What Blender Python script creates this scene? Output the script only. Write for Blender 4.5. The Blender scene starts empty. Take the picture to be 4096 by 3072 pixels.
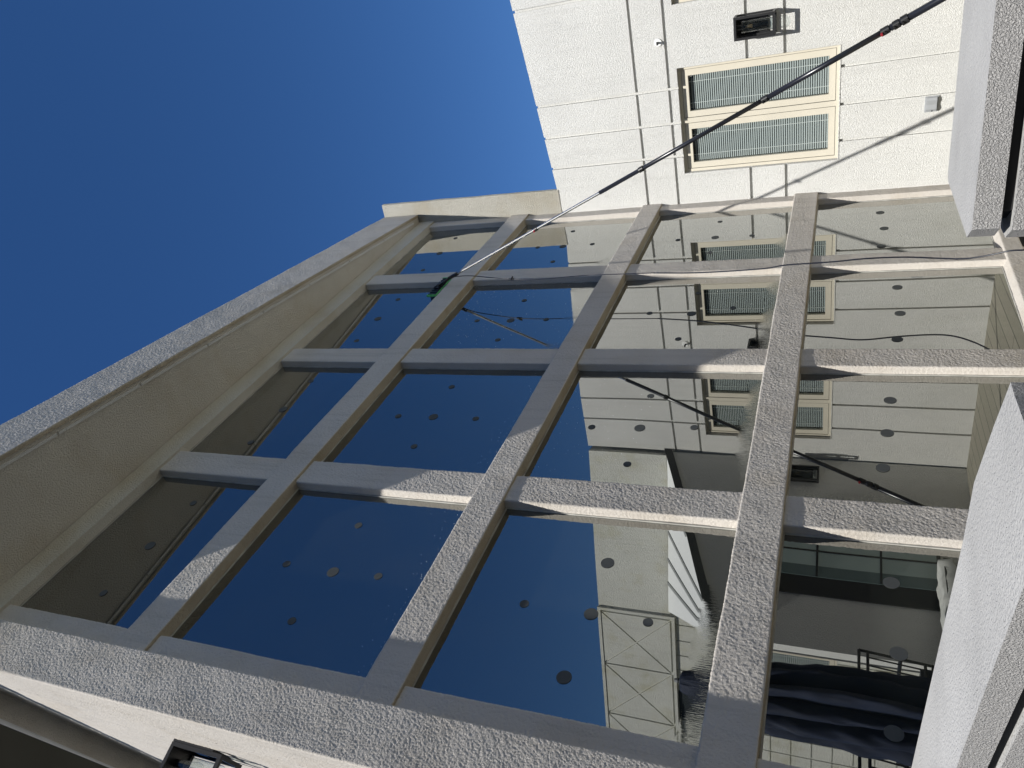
import bpy, bmesh, math, random
from mathutils import Vector, Matrix, noise
random.seed(7)
scene = bpy.context.scene
G = 1.10                      # height of the camera above the deck; heights below are written relative to the camera
D = 2.30                      # distance of the camera from the glass

# ------------------------------------------------------------------ camera
cam_data = bpy.data.cameras.new('camera')
cam = bpy.data.objects.new('camera', cam_data)
scene.collection.objects.link(cam)
R_right = Vector((0.55486622, -0.83147167, 0.02789866))
R_down = Vector((0.34642183, 0.20042892, -0.91641702))
R_fwd = Vector((0.75638309, 0.51815356, 0.39925118))
m = Matrix.Identity(4)
for i in range(3):
    m[i][0] = R_down[i]; m[i][1] = R_right[i]; m[i][2] = -R_fwd[i]
m[0][3], m[1][3], m[2][3] = 0.0, -D, G
cam.matrix_world = m
cam_data.sensor_width = 36.0
cam_data.lens = 3034.27 / 4096 * 36.0
cam_data.shift_x = 14.9 / 4096
cam_data.shift_y = 64.2 / 4096
cam_data.clip_start = 0.05
cam_data.clip_end = 2000
scene.camera = cam
scene.render.resolution_x, scene.render.resolution_y = 1024, 768

# ------------------------------------------------------------------ sky and sun
SUN = Vector((1.0, 0.213, -1.06)).normalized()          # the way the light travels
elev = math.asin(-SUN.z)
rot = math.atan2(-SUN.x, -SUN.y)
world = bpy.data.worlds.new('World'); scene.world = world; world.use_nodes = True
nt = world.node_tree
bg = nt.nodes['Background']
sky = nt.nodes.new('ShaderNodeTexSky'); sky.sky_type = 'NISHITA'; sky.sun_disc = False
sky.sun_elevation = elev; sky.sun_rotation = rot % (2 * math.pi)
sky.altitude = 1500; sky.air_density = 1.0; sky.dust_density = 0.25; sky.ozone_density = 3.0
hs = nt.nodes.new('ShaderNodeHueSaturation'); hs.inputs['Saturation'].default_value = 1.24; hs.inputs['Value'].default_value = 1.0; hs.inputs['Hue'].default_value = 0.507
nt.links.new(sky.outputs[0], hs.inputs['Color']); nt.links.new(hs.outputs[0], bg.inputs[0]); bg.inputs[1].default_value = 0.087
sun_data = bpy.data.lights.new('sun', 'SUN'); sun_data.energy = 5.0; sun_data.angle = math.radians(0.53)
sun_data.color = (1.0, 0.975, 0.925)
sun = bpy.data.objects.new('sun', sun_data); scene.collection.objects.link(sun)
sun.rotation_euler = SUN.to_track_quat('-Z', 'Y').to_euler()
sun.location = (-20, -5, 25)
scene.view_settings.view_transform = 'Standard'
scene.view_settings.look = 'None'
scene.view_settings.exposure = 0.42
scene.view_settings.gamma = 1.0
scene.render.engine = 'CYCLES'

# ------------------------------------------------------------------ materials
def new_mat(name):
    mt = bpy.data.materials.new(name); mt.use_nodes = True
    return mt, mt.node_tree, mt.node_tree.nodes['Principled BSDF']

def plain(name, col, rough=0.5, metal=0.0, spec=0.5, noise_amt=0.0, nscale=30):
    mt, nt, b = new_mat(name)
    b.inputs['Roughness'].default_value = rough; b.inputs['Metallic'].default_value = metal
    b.inputs['Specular IOR Level'].default_value = spec
    b.inputs['Base Color'].default_value = (*col, 1)
    if noise_amt:
        tc = nt.nodes.new('ShaderNodeTexCoord'); n = nt.nodes.new('ShaderNodeTexNoise')
        n.inputs['Scale'].default_value = nscale; n.inputs['Detail'].default_value = 5
        r = nt.nodes.new('ShaderNodeValToRGB')
        r.color_ramp.elements[0].position = 0.3; r.color_ramp.elements[1].position = 0.7
        r.color_ramp.elements[0].color = (*[c * (1 - noise_amt) for c in col], 1)
        r.color_ramp.elements[1].color = (*[min(1, c * (1 + noise_amt)) for c in col], 1)
        nt.links.new(tc.outputs['Object'], n.inputs['Vector']); nt.links.new(n.outputs['Fac'], r.inputs[0])
        nt.links.new(r.outputs[0], b.inputs['Base Color'])
    return mt

def stucco(name, col, grain=95.0, depth=0.006, blotch=0.10, streak=0.0, stain=None, rough=0.9):
    """sprayed stucco: grains as bump, slow blotches, rain streaks running down, soft dirt patches"""
    mt, nt, b = new_mat(name); N = nt.nodes; L = nt.links
    b.inputs['Roughness'].default_value = rough; b.inputs['Specular IOR Level'].default_value = 0.25
    tc = N.new('ShaderNodeTexCoord')
    n1 = N.new('ShaderNodeTexNoise'); n1.inputs['Scale'].default_value = grain; n1.inputs['Detail'].default_value = 2.5
    n1.inputs['Roughness'].default_value = 0.55; n1.inputs['Distortion'].default_value = 0.6
    n2 = N.new('ShaderNodeTexNoise'); n2.inputs['Scale'].default_value = 1.7; n2.inputs['Detail'].default_value = 6
    n2.inputs['Roughness'].default_value = 0.65
    L.new(tc.outputs['Object'], n1.inputs['Vector']); L.new(tc.outputs['Object'], n2.inputs['Vector'])
    bump = N.new('ShaderNodeBump'); bump.inputs['Strength'].default_value = 1.0; bump.inputs['Distance'].default_value = depth
    gr = N.new('ShaderNodeMapRange'); gr.inputs[1].default_value = 0.34; gr.inputs[2].default_value = 0.66
    L.new(n1.outputs['Fac'], gr.inputs[0]); L.new(gr.outputs[0], bump.inputs['Height']); L.new(bump.outputs[0], b.inputs['Normal'])
    ramp = N.new('ShaderNodeValToRGB'); ramp.color_ramp.elements[0].position = 0.3; ramp.color_ramp.elements[1].position = 0.72
    ramp.color_ramp.elements[0].color = (*[c * (1 - blotch) for c in col], 1)
    ramp.color_ramp.elements[1].color = (*[min(1, c * (1 + blotch * .6)) for c in col], 1)
    L.new(n2.outputs['Fac'], ramp.inputs[0])
    out = ramp.outputs[0]
    def mul(out, fac_socket, tint):
        mx = N.new('ShaderNodeMix'); mx.data_type = 'RGBA'; mx.blend_type = 'MULTIPLY'
        L.new(fac_socket, mx.inputs[0]); L.new(out, mx.inputs[6]); mx.inputs[7].default_value = (*tint, 1)
        return mx.outputs[2]
    if streak:
        mp = N.new('ShaderNodeMapping'); mp.inputs['Scale'].default_value = (26, 26, 1.1)
        n3 = N.new('ShaderNodeTexNoise'); n3.inputs['Scale'].default_value = 1.0; n3.inputs['Detail'].default_value = 7
        n3.inputs['Roughness'].default_value = 0.7
        L.new(tc.outputs['Object'], mp.inputs[0]); L.new(mp.outputs[0], n3.inputs['Vector'])
        mr = N.new('ShaderNodeMapRange'); mr.inputs[1].default_value = 0.52; mr.inputs[2].default_value = 0.74; mr.inputs[4].default_value = streak
        L.new(n3.outputs['Fac'], mr.inputs[0]); out = mul(out, mr.outputs[0], (0.45, 0.44, 0.42))
    if stain:
        n4 = N.new('ShaderNodeTexNoise'); n4.inputs['Scale'].default_value = 3.1; n4.inputs['Detail'].default_value = 8
        n4.inputs['Roughness'].default_value = 0.6
        L.new(tc.outputs['Object'], n4.inputs['Vector'])
        mr = N.new('ShaderNodeMapRange'); mr.inputs[1].default_value = 0.5; mr.inputs[2].default_value = 0.7; mr.inputs[4].default_value = 0.8
        L.new(n4.outputs['Fac'], mr.inputs[0]); out = mul(out, mr.outputs[0], stain)
    # grain tops are a touch paler than the pits (pigment rubs off), a few mm across
    L.new(out, b.inputs['Base Color'])
    return mt

M = {}
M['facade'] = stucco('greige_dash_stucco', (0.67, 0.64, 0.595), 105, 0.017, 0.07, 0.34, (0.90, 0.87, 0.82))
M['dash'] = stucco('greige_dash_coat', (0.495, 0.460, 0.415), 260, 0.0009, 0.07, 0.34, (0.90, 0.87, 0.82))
M['underside'] = stucco('dark_tan_underside', (0.40, 0.35, 0.27), 200, 0.0015, 0.18, 0.0, (0.78, 0.70, 0.55))
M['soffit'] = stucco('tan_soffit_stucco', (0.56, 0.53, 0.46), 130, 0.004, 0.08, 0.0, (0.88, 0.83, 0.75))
M['white'] = stucco('white_sand_stucco', (0.67, 0.665, 0.635), 165, 0.0040, 0.06, 0.16)
M['fin'] = stucco('sandy_stucco', (0.49, 0.47, 0.41), 150, 0.007, 0.08, 0.0, (0.88, 0.83, 0.74))
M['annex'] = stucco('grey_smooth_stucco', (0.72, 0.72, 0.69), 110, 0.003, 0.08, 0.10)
M['stained'] = stucco('weathered_white_stucco', (0.66, 0.66, 0.60), 80, 0.004, 0.08, 0.25, (0.80, 0.77, 0.62))
M['coping_top'] = stucco('steel_trowelled_cap', (0.40, 0.395, 0.385), 150, 0.0016, 0.16, 0.0, (0.86, 0.86, 0.86))
M['coping_side'] = stucco('coarse_grey_stucco', (0.40, 0.39, 0.38), 360, 0.0032, 0.06)
M['gap'] = plain('dark_joint', (0.012, 0.012, 0.013), 0.9)
M['roof_skin'] = plain('white_roof_coating', (0.85, 0.86, 0.84), 0.7, noise_amt=0.03)
M['roof_strip'] = plain('grey_roof_strip', (0.28, 0.29, 0.28), 0.7)
M['black'] = plain('satin_black_paint', (0.012, 0.012, 0.013), 0.42, spec=0.5)
M['black_metal'] = plain('black_metal', (0.010, 0.010, 0.011), 0.35, spec=0.6)
M['almond'] = plain('almond_window_frame', (0.55, 0.51, 0.42), 0.42, noise_amt=0.03, nscale=8)
M['rubber'] = plain('black_rubber', (0.015, 0.015, 0.015), 0.6)
M['slat'] = plain('pale_blind_slat', (0.30, 0.32, 0.31), 0.6)
M['cord'] = plain('blind_cord', (0.75, 0.75, 0.72), 0.8)
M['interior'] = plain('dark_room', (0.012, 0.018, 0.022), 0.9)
M['dot'] = plain('grey_vinyl_dot', (0.088, 0.092, 0.090), 1.0, spec=0.0)
M['sealant'] = plain('pale_sealant', (0.34, 0.33, 0.30), 0.7, noise_amt=0.25, nscale=12)
M['hose'] = plain('dark_hose', (0.010, 0.012, 0.022), 0.35)
M['carbon'] = plain('black_carbon_tube', (0.012, 0.013, 0.018), 0.28, spec=0.6)
M['alu'] = plain('bright_spiral_tube', (0.62, 0.61, 0.58), 0.26, metal=1.0)
M['red'] = plain('red_lever', (0.30, 0.02, 0.03), 0.45)
M['green'] = plain('green_rubber', (0.12, 0.50, 0.14), 0.5)
M['navy'] = plain('navy_canvas', (0.009, 0.017, 0.045), 0.75, noise_amt=0.2, nscale=4)
M['cushion'] = plain('charcoal_cushion', (0.07, 0.075, 0.08), 0.9)
M['sheet'] = plain('white_cloth', (0.62, 0.63, 0.60), 0.9)
M['grey_plastic'] = plain('grey_cast_metal', (0.30, 0.31, 0.32), 0.4, noise_amt=0.05)
M['brass'] = plain('white_fitting', (0.70, 0.70, 0.68), 0.4)
M['gutter'] = plain('white_gutter_paint', (0.75, 0.77, 0.78), 0.4)
M['canopy'] = plain('olive_canopy_board', (0.10, 0.095, 0.075), 0.9, noise_amt=0.2, nscale=3)
M['water'] = plain('water_glint_bead', (0.85, 0.88, 0.9), 0.15, spec=0.9)  # white colour stands in for bright glints on the clear drops
M['filament'] = plain('brass_filament', (0.55, 0.38, 0.20), 0.3, metal=0.8)

def glass_clear(name):
    mt, nt, b = new_mat(name); N = nt.nodes; L = nt.links
    out = [n for n in N if n.type == 'OUTPUT_MATERIAL'][0]; N.remove(b)
    tr = N.new('ShaderNodeBsdfTransparent'); gl = N.new('ShaderNodeBsdfGlossy'); gl.inputs['Roughness'].default_value = 0.02
    tr.inputs[0].default_value = (0.93, 0.95, 0.95, 1)
    fr = N.new('ShaderNodeLayerWeight'); fr.inputs[0].default_value = 0.5
    pw = N.new('ShaderNodeMath'); pw.operation = 'POWER'; pw.inputs[1].default_value = 4.5; L.new(fr.outputs['Facing'], pw.inputs[0])
    mp = N.new('ShaderNodeMapRange'); mp.inputs[3].default_value = 0.035; mp.inputs[4].default_value = 0.95
    mx = N.new('ShaderNodeMixShader')
    L.new(pw.outputs[0], mp.inputs[0]); L.new(mp.outputs[0], mx.inputs[0]); L.new(tr.outputs[0], mx.inputs[1]); L.new(gl.outputs[0], mx.inputs[2])
    L.new(mx.outputs[0], out.inputs[0])
    return mt
M['clear'] = glass_clear('clear_glass')

def mirror_glass():
    """tinted glazing: dark behind, strong reflection, wet beaded water above the two lower rails"""
    mt, nt, b = new_mat('tinted_mirror_glass'); N = nt.nodes; L = nt.links
    out = [n for n in N if n.type == 'OUTPUT_MATERIAL'][0]; N.remove(b)
    df = N.new('ShaderNodeBsdfDiffuse'); df.inputs[0].default_value = (0.010, 0.012, 0.011, 1)
    gl = N.new('ShaderNodeBsdfGlossy'); gl.inputs['Roughness'].default_value = 0.0
    gl.inputs[0].default_value = (0.94, 0.95, 0.925, 1)
    fr = N.new('ShaderNodeFresnel'); fr.inputs[0].default_value = 1.52
    mp = N.new('ShaderNodeMapRange'); mp.inputs[2].default_value = 0.43; mp.inputs[3].default_value = 0.20; mp.inputs[4].default_value = 0.98
    mx = N.new('ShaderNodeMixShader')
    tc = N.new('ShaderNodeTexCoord'); sep = N.new('ShaderNodeSeparateXYZ')
    L.new(tc.outputs['Object'], sep.inputs[0])
    def band(z0, h):
        # 1 at the rail top, 0 at h above it and nothing below it
        a = N.new('ShaderNodeMapRange'); a.inputs[1].default_value = z0 - 0.01; a.inputs[2].default_value = z0 + h
        a.inputs[3].default_value = 1.0; a.inputs[4].default_value = 0.0; L.new(sep.outputs[2], a.inputs[0])
        s = N.new('ShaderNodeMath'); s.operation = 'GREATER_THAN'; s.inputs[1].default_value = z0 - 0.05; L.new(sep.outputs[2], s.inputs[0])
        p = N.new('ShaderNodeMath'); p.operation = 'MULTIPLY'; L.new(a.outputs[0], p.inputs[0]); L.new(s.outputs[0], p.inputs[1])
        return p.outputs[0]
    b1 = band(1.603 + G, 0.26); b2 = band(0.371 + G, 0.12)
    mm = N.new('ShaderNodeMath'); mm.operation = 'MAXIMUM'; L.new(b1, mm.inputs[0]); L.new(b2, mm.inputs[1])
    # uneven edge of the wet zone
    mpg = N.new('ShaderNodeMapping'); mpg.inputs['Scale'].default_value = (200, 200, 16)
    n1 = N.new('ShaderNodeTexNoise'); n1.inputs['Scale'].default_value = 1; n1.inputs['Detail'].default_value = 3
    L.new(tc.outputs['Object'], mpg.inputs[0]); L.new(mpg.outputs[0], n1.inputs['Vector'])
    nb = N.new('ShaderNodeTexNoise'); nb.inputs['Scale'].default_value = 3; nb.inputs['Detail'].default_value = 3
    L.new(tc.outputs['Object'], nb.inputs['Vector'])
    ad = N.new('ShaderNodeMath'); ad.operation = 'ADD'; L.new(mm.outputs[0], ad.inputs[0]); L.new(nb.outputs['Fac'], ad.inputs[1])
    th = N.new('ShaderNodeMapRange'); th.inputs[1].default_value = 0.75; th.inputs[2].default_value = 1.6; L.new(ad.outputs[0], th.inputs[0])
    gate = N.new('ShaderNodeMath'); gate.operation = 'MULTIPLY'; L.new(th.outputs[0], gate.inputs[0]); L.new(n1.outputs['Fac'], gate.inputs[1])
    # slow waviness of the sheets themselves
    nw = N.new('ShaderNodeTexNoise'); nw.inputs['Scale'].default_value = 1.1; nw.inputs['Detail'].default_value = 0
    L.new(tc.outputs['Object'], nw.inputs['Vector'])
    wv = N.new('ShaderNodeBump'); wv.inputs['Strength'].default_value = 1; wv.inputs['Distance'].default_value = 0.0024
    L.new(nw.outputs['Fac'], wv.inputs['Height'])
    bp = N.new('ShaderNodeBump'); bp.inputs['Strength'].default_value = 0.8; bp.inputs['Distance'].default_value = 0.00055
    L.new(gate.outputs[0], bp.inputs['Height']); L.new(wv.outputs[0], bp.inputs['Normal'])
    L.new(bp.outputs[0], gl.inputs['Normal'])
    L.new(fr.outputs[0], mp.inputs[0]); L.new(mp.outputs[0], mx.inputs[0])
    L.new(df.outputs[0], mx.inputs[1]); L.new(gl.outputs[0], mx.inputs[2])
    # dried dust: thicker low on the bottom row, thin and patchy elsewhere
    dd = N.new('ShaderNodeBsdfDiffuse'); dd.inputs[0].default_value = (0.30, 0.30, 0.22, 1)
    nd = N.new('ShaderNodeTexNoise'); nd.inputs['Scale'].default_value = 2.4; nd.inputs['Detail'].default_value = 7; nd.inputs['Roughness'].default_value = .6
    L.new(tc.outputs['Object'], nd.inputs['Vector'])
    m1 = N.new('ShaderNodeMapRange'); m1.inputs[1].default_value = 0.42; m1.inputs[2].default_value = 0.75; L.new(nd.outputs['Fac'], m1.inputs[0])
    low = N.new('ShaderNodeMapRange'); low.inputs[1].default_value = -0.9 + G; low.inputs[2].default_value = -0.1 + G; low.inputs[3].default_value = 0.34; low.inputs[4].default_value = 0.030
    L.new(sep.outputs[2], low.inputs[0])
    ml = N.new('ShaderNodeMath'); ml.operation = 'MULTIPLY'; L.new(m1.outputs[0], ml.inputs[0]); L.new(low.outputs[0], ml.inputs[1])
    mx2 = N.new('ShaderNodeMixShader'); L.new(ml.outputs[0], mx2.inputs[0]); L.new(mx.outputs[0], mx2.inputs[1]); L.new(dd.outputs[0], mx2.inputs[2])
    L.new(mx2.outputs[0], out.inputs[0])
    return mt
M['mirror'] = mirror_glass()

def teal_glass():
    mt, nt, b = new_mat('teal_reflection_glass'); b.inputs['Base Color'].default_value = (0.50, 0.62, 0.60, 1)  # teal stands in for the sunlit facade these panes reflect
    b.inputs['Roughness'].default_value = 0.12
    return mt
M['teal'] = teal_glass()
M['teal_dark'] = plain('dark_teal_glass', (0.16, 0.22, 0.22), 0.15)

def deck_mat():
    mt, nt, b = new_mat('deck_boards'); N = nt.nodes; L = nt.links
    tc = N.new('ShaderNodeTexCoord'); mp = N.new('ShaderNodeMapping'); mp.inputs['Rotation'].default_value = (0, 0, 0.08)
    br = N.new('ShaderNodeTexBrick'); br.inputs['Scale'].default_value = 1.0; br.inputs['Brick Width'].default_value = 1.8
    br.inputs['Row Height'].default_value = 0.14; br.inputs['Mortar Size'].default_value = 0.004
    br.inputs['Color1'].default_value = (0.23, 0.215, 0.17, 1); br.inputs['Color2'].default_value = (0.27, 0.25, 0.20, 1)
    br.inputs['Mortar'].default_value = (0.03, 0.03, 0.025, 1)
    L.new(tc.outputs['Object'], mp.inputs[0]); L.new(mp.outputs[0], br.inputs['Vector']); L.new(br.outputs[0], b.inputs['Base Color'])
    b.inputs['Roughness'].default_value = 0.8
    return mt
M['deck'] = deck_mat()
M['soil'] = plain('dry_ground', (0.13, 0.115, 0.09), 0.95, noise_amt=0.3, nscale=2)

# ------------------------------------------------------------------ mesh helpers
def link(o):
    scene.collection.objects.link(o); return o

def tag(o, label=None, cat=None, group=None, kind=None):
    if label: o['label'] = label
    if cat: o['category'] = cat
    if group: o['group'] = group
    if kind: o['kind'] = kind
    return o

def empty(name, loc, label, cat, group=None):
    o = bpy.data.objects.new(name, None); link(o); o.location = loc; o.empty_display_size = 0.1
    return tag(o, label, cat, group)

def finish(name, bm, mat, parent=None, smooth=False, recalc=True):
    if recalc: bmesh.ops.recalc_face_normals(bm, faces=bm.faces)
    me = bpy.data.meshes.new(name); bm.to_mesh(me); bm.free()
    for mt in (mat if isinstance(mat, (list, tuple)) else [mat]): me.materials.append(mt)
    if smooth:
        for p in me.polygons: p.use_smooth = True
    o = bpy.data.objects.new(name, me); link(o)
    if parent is not None:
        o.parent = parent
        bpy.context.view_layer.update()
        o.matrix_parent_inverse = parent.matrix_world.inverted()
    return o

def Z(z): return z + G

def box(bm, a, b, rel=True):
    """axis aligned box; z given relative to the camera height"""
    x0, y0, z0 = [min(a[i], b[i]) for i in range(3)]; x1, y1, z1 = [max(a[i], b[i]) for i in range(3)]
    if rel: z0 += G; z1 += G
    v = [bm.verts.new(p) for p in ((x0,y0,z0),(x1,y0,z0),(x1,y1,z0),(x0,y1,z0),(x0,y0,z1),(x1,y0,z1),(x1,y1,z1),(x0,y1,z1))]
    fs = [bm.faces.new([v[i] for i in f]) for f in ((0,3,2,1),(4,5,6,7),(0,1,5,4),(1,2,6,5),(2,3,7,6),(3,0,4,7))]
    return v, fs

def bevel_all(bm, w, seg=2):
    es = [e for e in bm.edges if len(e.link_faces) == 2 and e.calc_face_angle(0) > 0.6]
    bmesh.ops.bevel(bm, geom=es, offset=w, segments=seg, affect='EDGES', profile=0.6)

def bbox(name, a, b, mat, parent=None, bev=0.0):
    bm = bmesh.new(); box(bm, a, b)
    if bev: bevel_all(bm, bev)
    return finish(name, bm, mat, parent)

def rough_box(name, a, b, mat, parent, step=0.045, amp=0.0022, bev=0.006):
    """box with slightly wandering stucco arrises"""
    bm = bmesh.new(); box(bm, a, b); bevel_all(bm, bev, 2)
    L = [abs(b[i] - a[i]) for i in range(3)]; ax = L.index(max(L))
    lo = min(a[ax], b[ax]) + (G if ax == 2 else 0); hi = max(a[ax], b[ax]) + (G if ax == 2 else 0)
    n = int(L[ax] / step); no = Vector([1.0 if i == ax else 0.0 for i in range(3)])
    for k in range(1, n):
        co = [0, 0, 0]; co[ax] = lo + (hi - lo) * k / n
        bmesh.ops.bisect_plane(bm, geom=bm.verts[:] + bm.edges[:] + bm.faces[:], plane_co=co, plane_no=no)
    for v in bm.verts:
        d = noise.noise_vector(v.co * 9.0) * amp + noise.noise_vector(v.co * 2.3 + Vector((5, 5, 5))) * amp
        d[ax] = 0; v.co += d
    return finish(name, bm, mat, parent)

def prism(bm, pts, vec):
    a = [bm.verts.new(p) for p in pts]; b = [bm.verts.new(Vector(p) + Vector(vec)) for p in pts]
    bm.faces.new(a); bm.faces.new(b[::-1])
    for i in range(len(pts)):
        j = (i + 1) % len(pts); bm.faces.new([a[i], b[i], b[j], a[j]])

def tube(bm, p0, p1, r0, r1=None, n=16, caps=True):
    p0, p1 = Vector(p0), Vector(p1); r1 = r0 if r1 is None else r1
    d = (p1 - p0).normalized(); u = d.orthogonal().normalized(); w = d.cross(u)
    ra = [bm.verts.new(p0 + (u * math.cos(t) + w * math.sin(t)) * r0) for t in [2 * math.pi * k / n for k in range(n)]]
    rb = [bm.verts.new(p1 + (u * math.cos(t) + w * math.sin(t)) * r1) for t in [2 * math.pi * k / n for k in range(n)]]
    for k in range(n):
        j = (k + 1) % n; bm.faces.new([ra[k], rb[k], rb[j], ra[j]])
    if caps: bm.faces.new(ra[::-1]); bm.faces.new(rb)

def sweep(bm, pts, r, n=8):
    """round cord through a list of points"""
    pts = [Vector(p) for p in pts]; rings = []
    u = None
    for i, p in enumerate(pts):
        d = (pts[min(i + 1, len(pts) - 1)] - pts[max(i - 1, 0)]).normalized()
        if u is None: u = d.orthogonal().normalized()
        u = (u - d * u.dot(d)).normalized(); w = d.cross(u)
        rings.append([bm.verts.new(p + (u * math.cos(t) + w * math.sin(t)) * r) for t in [2 * math.pi * k / n for k in range(n)]])
    for a, b in zip(rings, rings[1:]):
        for k in range(n):
            j = (k + 1) % n; bm.faces.new([a[k], b[k], b[j], a[j]])
    bm.faces.new(rings[0][::-1]); bm.faces.new(rings[-1])

def catmull(P, n=8):
    P = [Vector(p) for p in P]; Q = [P[0]] + P + [P[-1]]; out = []
    for i in range(1, len(Q) - 2):
        for k in range(n):
            t = k / n; a, b, c, d = Q[i-1], Q[i], Q[i+1], Q[i+2]
            out.append(0.5 * ((2*b) + (c - a)*t + (2*a - 5*b + 4*c - d)*t*t + (-a + 3*b - 3*c + d)*t**3))
    out.append(P[-1]); return out

import numpy as np
def vnoise(P, cell, seed):
    """smooth value noise, vectorised"""
    Q = P / cell; I = np.floor(Q).astype(np.int64); F = Q - I; F = F * F * (3 - 2 * F)
    def hsh(a, b, c):
        h = (a * 374761393 + b * 668265263 + c * 2147483647 + seed * 974634777) & 0xFFFFFFFF
        h = ((h ^ (h >> 13)) * 1274126177) & 0xFFFFFFFF
        return ((h ^ (h >> 16)) & 0xFFFF) / 65535.0
    out = 0
    for dx in (0, 1):
        for dy in (0, 1):
            for dz in (0, 1):
                w = (F[:, 0] if dx else 1 - F[:, 0]) * (F[:, 1] if dy else 1 - F[:, 1]) * (F[:, 2] if dz else 1 - F[:, 2])
                out = out + w * hsh(I[:, 0] + dx, I[:, 1] + dy, I[:, 2] + dz)
    return out - 0.5

def relief(name, prof, along, length, mat, parent, step=0.0032, amp=0.0029, r=0.006, flip=False, cell=0.0047):
    """dash-coat surface with real relief: a profile (3-D points, heights relative to the camera) swept in a straight line"""
    P = [Vector((p[0], p[1], p[2] + G)) for p in prof]; al = Vector(along).normalized()
    Q = [P[0]]
    for i in range(1, len(P) - 1):
        a = (P[i - 1] - P[i]).normalized(); b = (P[i + 1] - P[i]).normalized()
        Q += [P[i] + a * r, P[i] + (a + b) * r * 0.30, P[i] + b * r]
    Q.append(P[-1]); R = []
    for a, b in zip(Q, Q[1:]):
        n = max(1, int(round((b - a).length / step)))
        R += [a + (b - a) * (k / n) for k in range(n)]
    R.append(Q[-1]); m_ = len(R)
    T = []
    for i in range(m_):
        t_ = (R[min(i + 1, m_ - 1)] - R[max(i - 1, 0)]).normalized(); nn = t_.cross(al).normalized()
        T.append(-nn if flip else nn)
    R = np.array(R); T = np.array(T); n2 = max(2, int(length / step)); tt = np.linspace(0, length, n2)
    V = (R[None, :, :] + tt[:, None, None] * np.array(al)[None, None, :]).reshape(-1, 3)
    Nn = np.tile(T, (n2, 1))
    h = vnoise(V, cell, 1) + 0.40 * vnoise(V, cell * 1.9, 2)
    big = vnoise(V, 0.09, 3) * 0.0030 + vnoise(V, 0.35, 4) * 0.004
    V = V + Nn * (np.clip(h, -0.30, 0.45) * amp + big)[:, None]
    i0 = (np.arange(n2 - 1)[:, None] * m_ + np.arange(m_ - 1)[None, :]).reshape(-1)
    quad = np.stack([i0, i0 + 1, i0 + 1 + m_, i0 + m_], 1)
    if not flip: quad = quad[:, ::-1]
    me = bpy.data.meshes.new(name); nv, nf = len(V), len(quad)
    me.vertices.add(nv); me.vertices.foreach_set('co', V.astype(np.float32).ravel())
    me.loops.add(nf * 4); me.loops.foreach_set('vertex_index', quad.astype(np.int32).ravel())
    me.polygons.add(nf); me.polygons.foreach_set('loop_start', np.arange(0, nf * 4, 4, dtype=np.int32))
    me.update(calc_edges=True); me.validate(); me.materials.append(mat)
    if isinstance(along, tuple) and along[2] == 0:      # undersides of rails take a darker tan
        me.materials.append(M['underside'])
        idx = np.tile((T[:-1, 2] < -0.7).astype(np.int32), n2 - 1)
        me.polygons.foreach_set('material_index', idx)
    o = bpy.data.objects.new(name, me); link(o)
    if parent is not None:
        o.parent = parent; bpy.context.view_layer.update(); o.matrix_parent_inverse = parent.matrix_world.inverted()
    return o

class Wall:
    """a vertical wall plane: u along it, z up (relative to the camera height), w outward"""
    def __init__(s, ox, oy, ux, uy, nx, ny):
        s.O = Vector((ox, oy, 0)); s.U = Vector((ux, uy, 0)).normalized(); s.N = Vector((nx, ny, 0)).normalized()
    def p(s, u, z, w=0.0):
        return s.O + s.U * u + s.N * w + Vector((0, 0, z + G))
    def poly(s, bm, pts, w0, w1):
        prism(bm, [s.p(u, z, w0) for u, z in pts], s.N * (w1 - w0))
    def rect(s, bm, u0, u1, z0, z1, w0, w1):
        s.poly(bm, [(u0, z0), (u1, z0), (u1, z1), (u0, z1)], w0, w1)

# ------------------------------------------------------------------ ground
bm = bmesh.new(); box(bm, (-60, -60, -1.35), (60, 60, -1.115)); tag(finish('ground', bm, M['soil']), kind='structure')
bm = bmesh.new(); box(bm, (-4, -10, -1.112), (9, 0.0, -1.085)); tag(finish('deck', bm, M['deck']), kind='structure')

# ------------------------------------------------------------------ the glazed building
b_main = empty('glazed_building', (3.7, 1.5, 0), 'grey stucco building with a wide grid of mirrored glass and a deep eave', 'building')
XR = 6.3135
Vs = [(6.199, 6.330), (4.937, 5.116), (3.693, 3.876), (2.447, 2.634), (1.10, 1.404)]     # uprights, near wing first
Hs = [(-1.065, -0.885), (0.195, 0.371), (1.438, 1.603), (2.668, 2.847)]                  # rails, lowest first
HEAD = (3.668, 3.822)
yH, yV = -0.064, -0.048
for k, (x0, x1) in enumerate(Vs):
    relief('mullion', [(x1, 0.055, -1.07), (x1, yV, -1.07), (x0, yV, -1.07), (x0, 0.055, -1.07)], (0, 0, 1), 4.87, M['dash'], b_main, step=0.0032 if k > 1 else 0.005)
for k, (z0, z1) in enumerate(Hs[1:]):
    relief('transom', [(1.20, 0.055, z1), (1.20, yH, z1), (1.20, yH, z0), (1.20, 0.055, z0)], (1, 0, 0), 5.12, M['dash'], b_main)
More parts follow.
